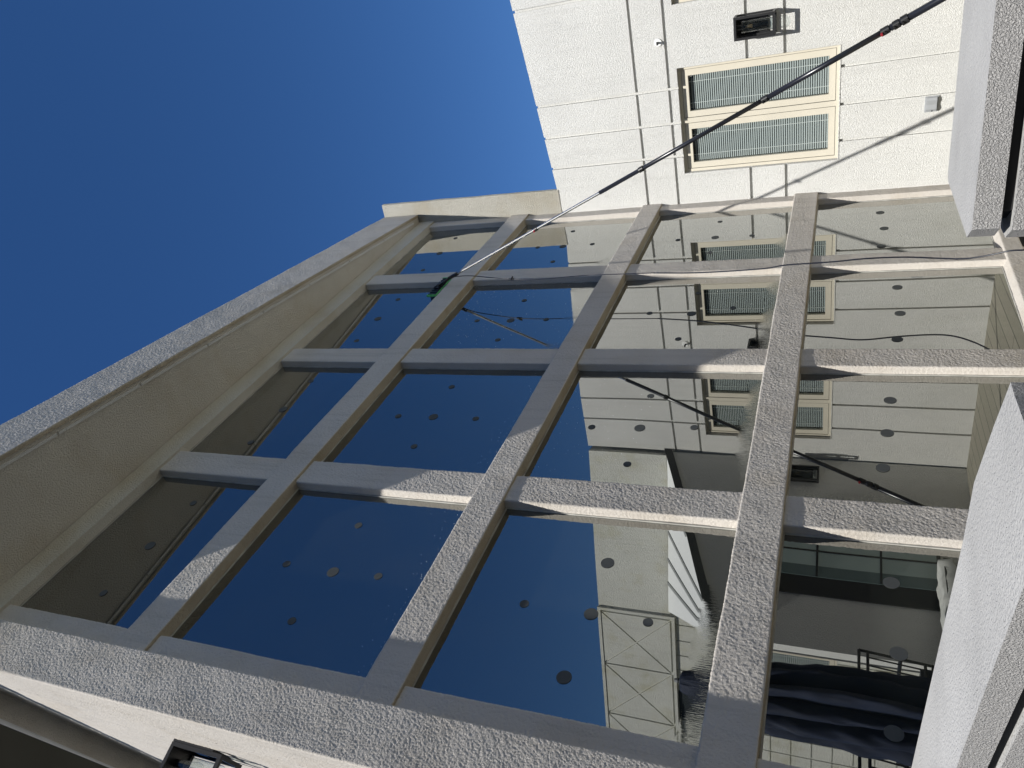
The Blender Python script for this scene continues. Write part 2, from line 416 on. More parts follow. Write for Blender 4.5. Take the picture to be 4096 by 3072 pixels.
# sill: front face with a top that slopes back up to the glass
bm = bmesh.new(); prism(bm, [(1.15, yH, Z(-1.0)), (1.15, yH, Z(-0.900)), (1.15, 0.03, Z(-0.876)), (1.15, 0.03, Z(-1.0))], (5.18, 0, 0))
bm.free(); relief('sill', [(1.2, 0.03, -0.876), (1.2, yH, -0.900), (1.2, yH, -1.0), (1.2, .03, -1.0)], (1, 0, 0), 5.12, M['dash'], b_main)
bbox('sill_joint', (1.15, -0.02, -1.045), (6.33, 0.05, -0.998), M['gap'], b_main)
bbox('base_ledge', (1.15, -0.10, -1.084), (6.33, 0.05, -1.048), M['almond'], b_main)
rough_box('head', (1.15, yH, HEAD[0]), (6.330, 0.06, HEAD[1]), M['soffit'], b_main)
# glass panes and their round dots
DOTS = [(1.589,3.253,0),(1.917,3.259,1),(2.253,3.256,0),(2.814,3.284,0),(3.17,3.289,1),(3.511,3.296,0),(4.067,3.255,0),(4.407,3.262,1),(4.733,3.255,0),(5.29,3.302,0),(5.644,3.307,1),(5.984,3.299,0),
 (1.925,2.378,0),(3.151,2.412,0),(4.35,2.391,0),(5.653,2.369,0),(1.622,2.134,0),(1.917,2.106,1),(1.93,1.868,0),(2.226,2.149,0),(2.871,2.161,0),(3.158,2.176,1),(3.158,1.9,0),(3.482,2.202,0),
 (4.07,2.118,0),(4.347,2.128,1),(4.354,1.864,0),(4.656,2.135,0),(5.339,2.132,0),(5.643,2.141,1),(5.658,1.889,0),(5.97,2.148,0),
 (1.591,0.884,1),(1.893,0.865,1),(1.895,1.148,0),(2.171,0.869,1),(2.834,0.939,0),(3.126,1.2,0),(3.137,0.943,1),(3.438,0.948,0),(4.073,0.909,0),(4.401,0.882,1),(4.418,1.158,0),(4.695,0.884,0),
 (5.366,0.903,0),(5.644,1.187,0),(5.652,0.905,1),(5.974,0.911,0),(1.894,0.64,0),(3.162,0.668,0),(4.471,0.632,0),(5.649,0.634,0),
 (1.606,-0.184,1),(1.915,-0.209,1),(2.237,-0.197,1),(2.919,-0.186,1),(3.181,-0.21,1),(3.455,-0.231,1),(5.334,-0.235,1),(5.949,-0.241,1),(4.059,-0.284,1),(4.361,-0.31,1),(4.7,-0.308,1),(5.643,-0.26,1)]
cols = [(1.404, 2.447), (2.634, 3.693), (3.876, 4.937), (5.116, 6.199)]
rows = [(-0.885, 0.195), (0.371, 1.438), (1.603, 2.668), (2.847, 3.668)]
disk_cache = {}
def disk_mesh(r):
    if r not in disk_cache:
        bm = bmesh.new()
        f = bmesh.ops.create_cone(bm, cap_ends=True, radius1=r, radius2=r, depth=0.0008, segments=40)
        bmesh.ops.rotate(bm, verts=bm.verts, cent=(0,0,0), matrix=Matrix.Rotation(math.pi/2, 3, 'X'))
        me = bpy.data.meshes.new('glass_dot'); bm.to_mesh(me); bm.free(); me.materials.append(M['dot']); disk_cache[r] = me
    return disk_cache[r]
for x0, x1 in cols:
    for z0, z1 in rows:
        bm = bmesh.new(); box(bm, (x0 - 0.02, 0.0, z0 - 0.02), (x1 + 0.02, 0.012, z1 + 0.02))
        # each sheet sits a hair out of true
        tx, tz = random.uniform(-.0011, .0011), random.uniform(-.0011, .0011)
        for v in bm.verts: v.co.y += (v.co.x - (x0 + x1) / 2) * tx + (v.co.z - Z((z0 + z1) / 2)) * tz
        pane = finish('glass_pane', bm, M['mirror'], b_main)
        bm = bmesh.new(); t = 0.007
        for a, b in (((x0, -0.006, z0), (x1, 0.004, z0 + t)), ((x0, -0.006, z1 - t), (x1, 0.004, z1)),
                     ((x0, -0.0055, z0 + t), (x0 + t, 0.0045, z1 - t)), ((x1 - t, -0.0055, z0 + t), (x1, 0.0045, z1 - t))):
            box(bm, a, b)
        finish('sealant_bead', bm, M['sealant'], pane)
        for dx, dz, big in DOTS:
            if x0 < dx < x1 and z0 < dz < z1:
                o = bpy.data.objects.new('glass_dot', disk_mesh(0.0285 if big else 0.0195)); link(o)
                o.location = (dx, -0.0018, Z(dz)); o.parent = pane; o.matrix_parent_inverse = pane.matrix_world.inverted()
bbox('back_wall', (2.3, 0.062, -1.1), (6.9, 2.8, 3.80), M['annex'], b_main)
# end pier that stands proud of the grid, and the wall that turns away behind it
bm = bmesh.new(); a = math.radians(17)
dv = Vector((math.sin(a), math.cos(a)))
p0 = Vector((1.035, -0.133)); p1 = p0 + dv * 3.2
bm.free()
relief('end_pier', [(1.268, 0.05, -1.09), (1.268, -0.133, -1.09), (1.035, -0.133, -1.09), (p0.x + dv.x * .35, p0.y + dv.y * .35, -1.09)], (0, 0, 1), 4.91, M['dash'], b_main, step=0.0026, amp=0.0022, cell=0.0037)
bm = bmesh.new()
q0_, q1_ = p0 + dv * .349, p0 + dv * 3.2
prism(bm, [(q0_.x, q0_.y, Z(-1.1)), (q0_.x + .15, q0_.y, Z(-1.1)), (2.2, 2.9, Z(-1.1)), (q1_.x, q1_.y, Z(-1.1))], (0, 0, 4.92)); bm.free()
relief('return_wall', [(q0_.x - dv.x * .01, q0_.y - dv.y * .01, -1.09), (q0_.x + dv.x * 1.9, q0_.y + dv.y * 1.9, -1.09)], (0, 0, 1), 4.91, M['dash'], b_main, step=0.006)
# eave: a tapering slab, deepest at the left end
bm = bmesh.new()
fl, fr_ = Vector((0.735, -0.735)), Vector((6.3, -0.142))
bl = fl + dv * 2.8
e_ = (fr_ - fl).normalized(); i_ = Vector((-e_.y, e_.x)) * .006
poly = [fl + i_ + dv * .004, fr_ + i_, Vector((6.3, 1.9)), bl]
prism(bm, [(p.x, p.y, Z(3.824)) for p in poly], (0, 0, 0.386))
for k in range(1, 110):
    bmesh.ops.bisect_plane(bm, geom=bm.verts[:] + bm.edges[:] + bm.faces[:], plane_co=(0.7 + k * 0.052, 0, 0), plane_no=(1, 0, 0))
for v in bm.verts:
    d = noise.noise_vector(v.co * 7.0) * 0.0035; v.co += d
bm.normal_update()
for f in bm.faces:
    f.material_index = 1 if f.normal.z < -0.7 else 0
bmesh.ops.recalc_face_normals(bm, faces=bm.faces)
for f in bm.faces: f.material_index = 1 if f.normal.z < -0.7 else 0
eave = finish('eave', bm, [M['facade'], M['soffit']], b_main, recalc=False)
relief('fascia', [(fl.x + i_.x * 4, fl.y + i_.y * 4, 3.817), (fl.x, fl.y, 3.817), (fl.x, fl.y, 4.212), (fl.x + i_.x * 4, fl.y + i_.y * 4, 4.212)], (e_.x, e_.y, 0), (fr_ - fl).length, M['dash'], b_main, flip=True)
# drip bead along the eave soffit
bm = bmesh.new(); n = 60; e = (fr_ - fl); en = Vector((-e.y, e.x)).normalized(); ed = e.normalized()
segs = 9
for s in range(segs):
    q0 = fl + ed * (0.25 + s * (e.length - 0.35) / segs); q1 = fl + ed * (0.25 + (s + 1) * (e.length - 0.35) / segs - 0.012)
    w = 0.045
    pts = [q0 + en * w, q1 + en * w, q1 + en * (w + 0.016), q0 + en * (w + 0.016)]
    prism(bm, [(p.x, p.y, Z(3.816)) for p in pts], (0, 0, 0.012))
finish('drip_bead', bm, M['white'], eave)
# side fin that rises above the white wing's roof
bm = bmesh.new()
prism(bm, [(XR - 0.002, -0.262, Z(2.346)), (XR - 0.002, 0.9, Z(2.346)), (XR - 0.002, 0.9, Z(4.26)), (XR + 0.004, -0.262, Z(4.20))], (0.035, 0, 0))
for k in range(1, 40):
    bmesh.ops.bisect_plane(bm, geom=bm.verts[:] + bm.edges[:] + bm.faces[:], plane_co=(0, 0, Z(2.25) + k * 0.05), plane_no=(0, 0, 1))
for v in bm.verts: v.co += noise.noise_vector(v.co * 8.0) * 0.0035
finish('side_parapet', bm, M['fin'], b_main)
# rounded roof trim of the part behind the pier: overhang and white gutter
bm = bmesh.new()
g0 = Vector((0.985, 0.12)); g1 = g0 + dv * 2.2
tube(bm, (g0.x - 0.02, g0.y, Z(3.80)), (g1.x - 0.02, g1.y, Z(3.80)), 0.030, n=20); finish('gutter', bm, M['gutter'], b_main, smooth=True)

# ------------------------------------------------------------------ water on the glass
bm = bmesh.new()
def bead(x, y, z, r):
    ms = Matrix.Translation((x, y, Z(z))) @ Matrix.Scale(r, 4)
    bmesh.ops.create_icosphere(bm, subdivisions=1, radius=1.0, matrix=ms)
rr = random.Random(3)
for _ in range(150): bead(rr.uniform(3.95, 4.93), -0.002, 2.60 - abs(rr.gauss(0, 0.35)) if rr.random() < .6 else rr.uniform(1.65, 2.6), rr.uniform(0.0008, 0.0018))
for _ in range(70): bead(4.86 + rr.gauss(0, 0.02), -0.03, rr.uniform(1.5, 2.66), rr.uniform(0.0008, 0.0018))
for x0, x1 in cols[:3]:
    for _ in range(90): bead(rr.uniform(x0 + .03, x1 - .03), -0.002, 1.61 + abs(rr.gauss(0, 0.07)), rr.uniform(0.0005, 0.0012))
for _ in range(60): bead(rr.uniform(2.7, 3.6), -0.002, rr.uniform(0.9, 1.42), rr.uniform(0.0007, 0.0014))
for _ in range(40): bead(rr.uniform(3.9, 4.9), -0.002, rr.uniform(0.4, 1.42), rr.uniform(0.0007, 0.0014))
tag(finish('water_drops', bm, M['water'], smooth=True), 'tiny bright water drops scattered over the wet mirrored glass', 'water drops', kind='stuff')

# ------------------------------------------------------------------ the white wing on the right
b_wing = empty('white_wing', (7.5, -3.5, 0), 'white stucco wing with thin grooves and almond casement windows', 'building')
W = Wall(XR, 0, 0.0136, -1, -1, -0.0136)
GW, GD = 0.021, 0.021            # groove width and depth
def panels(bm, wall, us, zs, skip, w0, w1, gw=GW):
    """panels between groove centre lines"""
    for i in range(len(us) - 1):
        for j in range(len(zs) - 1):
            if skip(i, j): continue
            a0 = us[i] + (gw / 2 if i else 0); a1 = us[i + 1] - (gw / 2 if i < len(us) - 2 else 0)
            c0 = zs[j] + (gw / 2 if j else 0); c1 = zs[j + 1] - (gw / 2 if j < len(zs) - 2 else 0)
            wall.rect(bm, a0, a1, c0, c1, w0, w1)
ztop = lambda u: 2.335 + 0.085 * u if u < 1.9 else 2.4965 + 0.02 * (u - 1.9)
# backing body
wins = [(0.305, 1.128, 0.060, 1.226), (1.575, 2.405, 0.060, 1.226)]
bm = bmesh.new()
us = [0.0, 0.305, 1.128, 1.575, 2.405, 2.65]
for i in range(5):
    u0, u1 = us[i], us[i + 1]
    w = [x for x in wins if abs(x[0] - u0) < .01]
    if w:
        W.rect(bm, u0, u1, -1.1, w[0][2], -0.30, -GD)
        W.poly(bm, [(u0, w[0][3]), (u1, w[0][3]), (u1, ztop(u1) - 0.004), (u0, ztop(u0) - 0.004)], -0.30, -GD)
    else:
        W.poly(bm, [(u0, -1.1), (u1, -1.1), (u1, ztop(u1) - 0.004), (u0, ztop(u0) - 0.004)], -0.30, -GD)
finish('wall_core', bm, M['white'], b_wing)
# face panels: grooves at fixed stations, vertical ones run above and below the windows, two rails run between them
bm = bmesh.new()
vg = [0.451, 0.716, 0.982, 1.725, 1.990, 2.265]; hg = [0.433, 0.700, 1.294, 1.554]
def inwin(u, z): return any(a < u < b and c < z < d for a, b, c, d in wins)
ue = [0.0, 0.305, 0.451, 0.716, 0.982, 1.128, 1.575, 1.725, 1.990, 2.265, 2.405, 2.652]
ze = [-1.1, 0.060, 0.433, 0.700, 1.226, 1.294, 1.554, 9.0]
isg_u = set(vg); isg_z = set(hg)
h = GW / 2
# cells; neighbouring cells that are not split by a groove are merged along z or u by simply touching (kept as one strip)
strips = []
# zone A: top band above 1.554, split by vertical grooves
cu = [0.0] + vg + [2.652]
for i in range(len(cu) - 1):
    a0 = cu[i] + (h if i else 0); a1 = cu[i + 1] - (h if i < len(cu) - 2 else 0)
    W.poly(bm, [(a0, 1.554 + h), (a1, 1.554 + h), (a1, ztop(a1)), (a0, ztop(a0))], -GD - .004, 0)
    W.rect(bm, a0, a1, 1.294 + h, 1.554 - h, -GD - .004, 0)
    # below 1.294 down to 1.226 over the windows; full cells elsewhere are made below
for (wa, wb, wc, wd), gs in ((wins[0], vg[:3]), (wins[1], vg[3:])):
    c = [wa] + gs + [wb]
    for i in range(4):
        a0 = c[i] + (h if i else 0); a1 = c[i + 1] - (h if i < 3 else 0)
        W.rect(bm, a0, a1, wd, 1.294 - h, -GD - .004, 0)
        W.rect(bm, a0, a1, -1.1, wc, -GD - .004, 0)
for a0, a1 in ((0.0, 0.305), (1.128, 1.575), (2.405, 2.652)):
    W.rect(bm, a0, a1, 0.700 + h, 1.294 - h, -GD - .004, 0)
    W.rect(bm, a0, a1, 0.433 + h, 0.700 - h, -GD - .004, 0)
    W.rect(bm, a0, a1, -1.1, 0.433 - h, -GD - .004, 0)
finish('wall_face', bm, M['white'], b_wing)

def casement(wall, parent, u0, u1, z0, z1, rec=0.045, two=True, slats=62, rooms=True):
    """almond window set back in its opening: outer frame, sashes with mitred corners, blinds behind glass"""
    fw = 0.022
    bm = bmesh.new()
    def ring(bm, a0, a1, c0, c1, w, wa, wb):
        # four mitred bars
        for pts in ([(a0, c0), (a1, c0), (a1 - w, c0 + w), (a0 + w, c0 + w)], [(a0, c1), (a0 + w, c1 - w), (a1 - w, c1 - w), (a1, c1)],
                    [(a0, c0), (a0 + w, c0 + w), (a0 + w, c1 - w), (a0, c1)], [(a1, c0), (a1, c1), (a1 - w, c1 - w), (a1 - w, c0 + w)]):
            wall.poly(bm, pts, wa, wb)
    ring(bm, u0 + .001, u1 - .001, z0 + .001, z1 - .001, fw, -rec - 0.06, -rec)
    um = (u0 + u1) / 2
    wall.rect(bm, um - 0.019, um + 0.019, z0 + fw, z1 - fw, -rec - 0.06, -rec - 0.001)
    win = finish('window', bm, M['almond'], parent)
    bm = bmesh.new(); t = 0.0045
    halves = [(u0 + fw, um - 0.019), (um + 0.019, u1 - fw)]
    for a0, a1 in halves:
        ring(bm, a0, a1, z0 + fw, z1 - fw, t, -rec - 0.05, -rec - 0.012)
    finish('weather_seal', bm, M['rubber'], win)
    for a0, a1 in halves:
        bm = bmesh.new(); ring(bm, a0 + t, a1 - t, z0 + fw + t, z1 - fw - t, 0.046, -rec - 0.04, -rec - 0.005)
        finish('sash', bm, M['almond'], win)
        g = 0.046 + t; c0, c1 = z0 + fw + g, z1 - fw - g
        bm = bmesh.new(); wall.rect(bm, a0 + g - .004, a1 - g + .004, c0 - .004, c1 + .004, -rec - 0.026, -rec - 0.022)
        finish('pane', bm, M['clear'], win)
        bm = bmesh.new(); n = slats; top = c1 - 0.012
        for k in range(n):
            zc = c0 + (top - c0) * (k + .5) / n; hh = (top - c0) / n * 0.35
            prism(bm, [wall.p(a0 + g + .004, zc - hh, -rec - .040), wall.p(a1 - g - .004, zc - hh, -rec - .040),
                       wall.p(a1 - g - .004, zc + hh, -rec - .047), wall.p(a0 + g + .004, zc + hh, -rec - .047)], wall.N * -0.0012)
        finish('blind', bm, M['slat'], win)
        bm = bmesh.new()
        for q in (0.2, 0.8):
            uc = a0 + g + (a1 - a0 - 2 * g) * q; wall.rect(bm, uc - .0012, uc + .0012, c0, c1, -rec - .0385, -rec - .0365)
        finish('blind_cord', bm, M['cord'], win)
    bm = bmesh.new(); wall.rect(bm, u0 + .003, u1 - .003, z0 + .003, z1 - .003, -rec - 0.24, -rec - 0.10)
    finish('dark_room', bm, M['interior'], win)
    bm = bmesh.new(); wall.poly(bm, [(u0 - .0, z0 - .006), (u1 + .0, z0 - .006), (u1, z0 + .0008), (u0, z0 + .0008)], -rec - .03, 0.004)
    finish('window_sill', bm, M['white'], win)
    return win
for a in wins: casement(W, b_wing, *a)
# roof behind the parapet
bm = bmesh.new(); W.rect(bm, -0.2, 2.6, 2.20, 2.26, -3.2, -0.31); finish('roof', bm, M['roof_skin'], b_wing)

# ------------------------------------------------------------------ rear wing: veers away behind the white one (seen in the glass)
b_rear = empty('rear_wing', (6.8, -6.2, 0), 'pale stucco rear wing with crossed grooves on its parapet, seen in the glass', 'building')
W2 = Wall(6.285, -2.66, -0.265, -0.964, -0.964, 0.265)
bm = bmesh.new(); W2.rect(bm, 0.01, 1.94, 1.65, 2.49, -0.30, 0.0); W2.rect(bm, 1.93, 8.0, 1.60, 2.49, -0.301, 0.010); finish('parapet', bm, M['stained'], b_rear)
bm = bmesh.new(); bay = 0.735; f = 0.030; zt, zb = 2.46, 1.655; g = 0.009
W2.rect(bm, 1.94, 8.0, 2.465, 2.50, 0.006, 0.036); W2.rect(bm, 1.94, 8.0, 1.60, 1.635, 0.006, 0.036)
W2.rect(bm, 1.94, 1.975, 1.635, 2.465, 0.006, 0.036)
for k in range(8):
    a0 = 1.99 + k * bay + g; a1 = 1.99 + (k + 1) * bay - g; c0, c1 = zb, zt; um, cm = (a0 + a1) / 2, (c0 + c1) / 2; q = 0.012
    W2.poly(bm, [(a0 + q, c0), (a1 - q, c0), (um, cm - q)], 0.006, 0.026); W2.poly(bm, [(a0 + q, c1), (um, cm + q), (a1 - q, c1)], 0.006, 0.026)
    W2.poly(bm, [(a0, c0 + q), (um - q, cm), (a0, c1 - q)], 0.006, 0.026); W2.poly(bm, [(a1, c0 + q), (a1, c1 - q), (um + q, cm)], 0.006, 0.026)
finish('crossed_panel', bm, M['stained'], b_rear)
bm = bmesh.new()
W2.rect(bm, 0.02, 2.20, -1.1, 1.65, -0.30, -0.012)
W2.rect(bm, 2.95, 8.0, -1.1, 1.60, -0.30, -0.012); W2.rect(bm, 2.2, 2.95, 1.15, 1.60, -0.30, -0.012); W2.rect(bm, 2.2, 2.95, -1.1, -0.05, -0.30, -0.012)
finish('wall_core', bm, M['stained'], b_rear)
bm = bmesh.new()
for a0, a1 in ((1.95, 2.045), (2.06, 2.20)): W2.rect(bm, a0, a1, -1.1, 1.60, -.02, 0)
for a0, a1 in ((2.20, 2.255), (2.27, 2.455), (2.47, 2.655), (2.67, 2.95)):
    W2.rect(bm, a0, a1, 1.15, 1.60, -.02, 0); W2.rect(bm, a0, a1, -1.1, -0.05, -.02, 0)
u = 3.36
while u < 7.9:
    z = -1.1
    while z < 1.55:
        W2.rect(bm, u + .006, u + .205, z + .006, min(z + .207, 1.595), -.02, 0.0); z += 0.213
    u += 0.211
finish('wall_face', bm, M['stained'], b_rear)
casement(W2, b_rear, 2.2, 2.95, -0.05, 1.15, slats=50)
bm = bmesh.new(); W2.rect(bm, 2.95, 3.35, -1.08, 1.59, -0.02, -0.004); finish('dark_strip', bm, M['interior'], b_rear)  # flush dark strip between the window and the grid panels

# the low annex with its sloping white roof
b_ann = empty('lean_to', (5.2, -3.0, 0), 'grey lean-to with a sloping white roof and black trim, seen in the glass', 'annex')
zr = lambda x, y: 1.655 + 0.428 * (x - 6.33) - 0.1385 * (y + 2.65)
GA, GB, GC2 = (6.33, -2.65), (4.437, -3.123), (5.72, -4.50)     # corners: at the white wing, free end, at the rear wing
gd = (Vector(GB) - Vector(GA)).normalized(); gn = Vector((gd.y, -gd.x))
if gn.y < 0: gn = -gn
Wg = Wall(GA[0], GA[1], gd.x, gd.y, gn.x, gn.y)
GL = (Vector(GB) - Vector(GA)).length
zg = lambda u: zr(GA[0] + gd.x * u, GA[1] + gd.y * u)
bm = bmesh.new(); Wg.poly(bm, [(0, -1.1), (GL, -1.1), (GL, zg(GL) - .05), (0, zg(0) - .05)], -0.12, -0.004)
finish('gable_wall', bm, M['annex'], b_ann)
bm = bmesh.new()
e0, e1 = Vector((GB[0] + .03, GB[1] - .14)), Vector((GC2[0], GC2[1] + .06))
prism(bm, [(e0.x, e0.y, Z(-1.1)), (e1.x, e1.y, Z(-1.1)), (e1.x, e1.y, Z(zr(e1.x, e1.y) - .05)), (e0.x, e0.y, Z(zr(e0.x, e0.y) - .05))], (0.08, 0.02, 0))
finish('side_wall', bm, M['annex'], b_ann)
bm = bmesh.new()
prism(bm, [(x, y, Z(zr(x, y) - 0.045)) for x, y in ((6.30, -2.64), (GB[0] - .04, GB[1] + .01), (5.755, -4.45))], (0, 0, 0.05)); finish('roof', bm, M['roof_skin'], b_ann)
bm = bmesh.new()
def strip(bm, x0, y0, x1, y1, w, t0, t1):
    a = Vector((x0, y0, 0)); b = Vector((x1, y1, 0)); n = (b - a).cross(Vector((0, 0, 1))).normalized() * w / 2
    prism(bm, [(p.x, p.y, Z(zr(p.x, p.y) + t0)) for p in (a - n, b - n, b + n, a + n)], (0, 0, t1 - t0))
for (x0, y0), u in (((6.02, -3.50), 1.60), ((5.94, -3.82), 1.88), ((5.86, -4.10), GL), ((6.15, -3.05), 0.95)):
    strip(bm, x0, y0, GA[0] + gd.x * u, GA[1] + gd.y * u - .05, .035, .003, .016)
finish('roof_strip', bm, M['roof_strip'], b_ann)  # thin grey strips laid diagonally across the slope
bm = bmesh.new(); Wg.poly(bm, [(-.02, zg(0) - .06), (GL + .07, zg(GL + .07) - .06), (GL + .07, zg(GL + .07) + .022), (-.02, zg(0) + .022)], 0.0, 0.022)
finish('edge_trim', bm, M['black'], b_ann)
# black framed glass door in the gable wall
def gx(X):
    """distance along the gable wall of the point seen at X on the plane y = -2.65 (mirror image)"""
    k = (1 + 0.25 * 6.33 / 4.95) / (1 + 0.25 * X / 4.95); return (6.33 - X * k) / abs(gd.x)
kz = lambda X: (1 + 0.25 * 6.33 / 4.95) / (1 + 0.25 * X / 4.95)
dz0, dz1 = -0.82, 0.62
bm = bmesh.new(); Wg.rect(bm, gx(5.22), gx(4.58), dz0, dz1, 0.002, 0.012); door = finish('glass_door', bm, M['black'], b_ann)
bm = bmesh.new(); Wg.rect(bm, gx(5.18), gx(4.90), dz0 + .03, dz1 - .03, 0.010, 0.016); finish('pane', bm, M['teal'], door)
bm = bmesh.new(); Wg.rect(bm, gx(4.90), gx(4.78), dz0 + .03, dz1 - .03, 0.010, 0.0158); finish('pane', bm, M['teal_dark'], door)  # darker part of the reflection painted into the pane
bm = bmesh.new()
Wg.rect(bm, gx(5.075), gx(5.06), dz0 + .02, dz1 - .02, 0.016, 0.022)
for z in (0.135, -0.37): Wg.rect(bm, gx(5.19), gx(4.78), z - .009, z + .009, 0.016, 0.0225)
finish('glazing_bar', bm, M['black'], door)

# ------------------------------------------------------------------ lanterns
def lantern(wall, u, z0, z1, w, d, label):
    """open box lantern: black frame with bevelled bars, back plate, clear cylinder and a pear bulb hanging base up"""
    base = wall.p(u, z0, 0)
    t = empty('wall_lantern', base, label, 'wall lantern', 'black box lanterns on the stucco walls')
    b = 0.017; uw = w / 2; ins = 0.012
    bm = bmesh.new()
    for s in (-1, 1):
        for wo in (ins, d - b):
            a0 = u + s * uw - (b if s > 0 else 0); wall.rect(bm, a0, a0 + b, z0 + b, z1 - b, wo, wo + b)
    for zz in (z0, z1 - b):
        wall.rect(bm, u - uw, u + uw, zz, zz + b, d - b, d); wall.rect(bm, u - uw, u + uw, zz, zz + b, ins, ins + b)
        for s in (-1, 1):
            a0 = u + s * uw - (b if s > 0 else 0); wall.rect(bm, a0, a0 + b, zz, zz + b, ins + b, d - b)
    finish('frame', bm, M['black'], t)
    bm = bmesh.new(); wall.rect(bm, u - uw + b, u + uw - b, z1 - 0.009, z1 - 0.003, ins + b, d - b); finish('top_plate', bm, M['black'], t)
    bm = bmesh.new(); zc = z1 - (z1 - z0) * 0.42
    wall.rect(bm, u - uw + .001, u + uw - .022, z0 + .055, z1 - .001, 0.0, 0.011); wall.rect(bm, u - .022, u + .022, zc - .03, zc + .03, 0.010, ins + .012)
    finish('back_plate', bm, M['black'], t, smooth=False)
    cw = d * 0.54
    bm = bmesh.new(); tube(bm, wall.p(u, z1 - 0.060, cw), wall.p(u, z1 - 0.009, cw), 0.0165, n=20); finish('socket', bm, M['black_metal'], t, smooth=False)
    bm = bmesh.new()
    tube(bm, wall.p(u, z0 + 0.030, cw), wall.p(u, z1 - 0.05, cw), 0.040, n=32, caps=False); tube(bm, wall.p(u, z0 + 0.030, cw), wall.p(u, z1 - 0.05, cw), 0.0385, n=32, caps=False)
    finish('glass_cylinder', bm, M['clear'], t, smooth=True, recalc=False)
    bm = bmesh.new(); prof = [(0.060, .012), (0.075, .014), (0.10, .024), (0.125, .028), (0.142, .024), (0.150, .012), (0.152, .001)]
    prev = None
    for (dz, r), (dz2, r2) in zip(prof, prof[1:]):
        tube(bm, wall.p(u, z1 - dz, cw), wall.p(u, z1 - dz2, cw), r, r2, n=24, caps=False)
    finish('bulb', bm, M['clear'], t, smooth=True, recalc=False)
    bm = bmesh.new()
    for s in (-1, -.33, .33, 1): tube(bm, wall.p(u + s * .004, z1 - .075, cw), wall.p(u + s * .010, z1 - .125, cw + .003), .0010, n=6)
    finish('filament', bm, M['filament'], t)
    return t
lantern(W, 1.357, 0.487, 0.770, 0.157, 0.150, 'black box lantern with a clear bulb on the sunlit white wing above the windows')
WD = Wall(1.035, -0.133, dv.x, dv.y, -dv.y, dv.x)
lantern(WD, 0.60, 2.350, 2.633, 0.157, 0.150, 'black box lantern on the bright pier wall, cut by the photo edge')
lantern(Wg, gx(6.06), 0.15, 0.45, 0.17, 0.06, 'black lantern on the shaded grey lean-to wall, mirrored in the glass')

# ------------------------------------------------------------------ small fittings on the white wing
t = empty('outlet_cover', W.p(0.645, -0.55, 0), 'small grey weatherproof outlet cover low on the white wing', 'outlet cover')
bm = bmesh.new(); W.rect(bm, 0.592, 0.700, -0.592, -0.506, 0.0, 0.010); bevel_all(bm, .002); finish('back_plate', bm, M['grey_plastic'], t)
bm = bmesh.new(); prof = [(0.598, 0.016), (0.615, 0.026), (0.645, 0.018), (0.675, 0.026), (0.694, 0.020)]
for (a0, w0), (a1, w1) in zip(prof, prof[1:]):
    prism(bm, [W.p(a0, -0.580, 0.010), W.p(a1, -0.580, 0.010), W.p(a1, -0.580, w1 + .006), W.p(a0, -0.580, w0 + .006)], (0, 0, 0.066))
finish('lid', bm, M['grey_plastic'], t)
bm = bmesh.new(); tube(bm, W.p(0.602, -0.552, 0.018), W.p(0.602, -0.552, 0.027), 0.005, n=12); finish('latch', bm, M['black'], t)
t = empty('wall_sprinkler', W.p(1.332, 1.347, 0), 'round white wall fitting with a dark nozzle beside the lantern', 'sprinkler head')
bm = bmesh.new(); tube(bm, W.p(1.332, 1.347, 0), W.p(1.332, 1.347, 0.010), 0.031, 0.026, n=28); finish('escutcheon', bm, M['brass'], t)
bm = bmesh.new(); tube(bm, W.p(1.332, 1.347, 0.010), W.p(1.332, 1.347, 0.040), 0.008, n=12); W.rect(bm, 1.320, 1.344, 1.340, 1.354, 0.040, 0.044); finish('nozzle', bm, M['black_metal'], t)

# ------------------------------------------------------------------ the water fed pole
TIP = Vector((4.835, -0.120, Z(2.808))); END = Vector((4.600, -1.586, Z(-0.396)))
pd = END - TIP
def pp(u): return TIP + pd * u
full = (Z(-1.075)) / (TIP.z - END.z) * 0 + (TIP.z - 0.03) / (TIP.z - END.z)
t = empty('cleaning_pole', pp(full), 'long telescopic window cleaning pole with a brush, leaning up to the glass', 'pole')
for name, u0, u1, r, mt in (('tip_section', 0.0, 0.028, 0.0140, 'carbon'), ('bright_section', 0.028, 0.415, 0.0100, 'alu'), ('middle_section', 0.415, 0.75, 0.0132, 'carbon'),
                            ('lower_section', 0.742, 0.94, 0.0152, 'carbon'), ('handle_section', 0.935, full, 0.0182, 'carbon')):
    bm = bmesh.new()
    if name == 'bright_section':
        n = 150
        for k in range(n):
            a_, b_ = u0 + (u1 - u0) * k / n, u0 + (u1 - u0) * (k + 1) / n
            tube(bm, pp(a_), pp(a_ + (b_ - a_) * .55), r, r, n=14, caps=False); tube(bm, pp(a_ + (b_ - a_) * .55), pp(b_), r * .90, r * .90, n=14, caps=False)
    else:
        tube(bm, pp(u0), pp(u1), r, n=20)
    finish(name, bm, M[mt], t, smooth=(name != 'bright_section'))
pn = pd.normalized(); side = pn.cross(Vector((0, 0, 1))).normalized(); up2 = side.cross(pn).normalized()
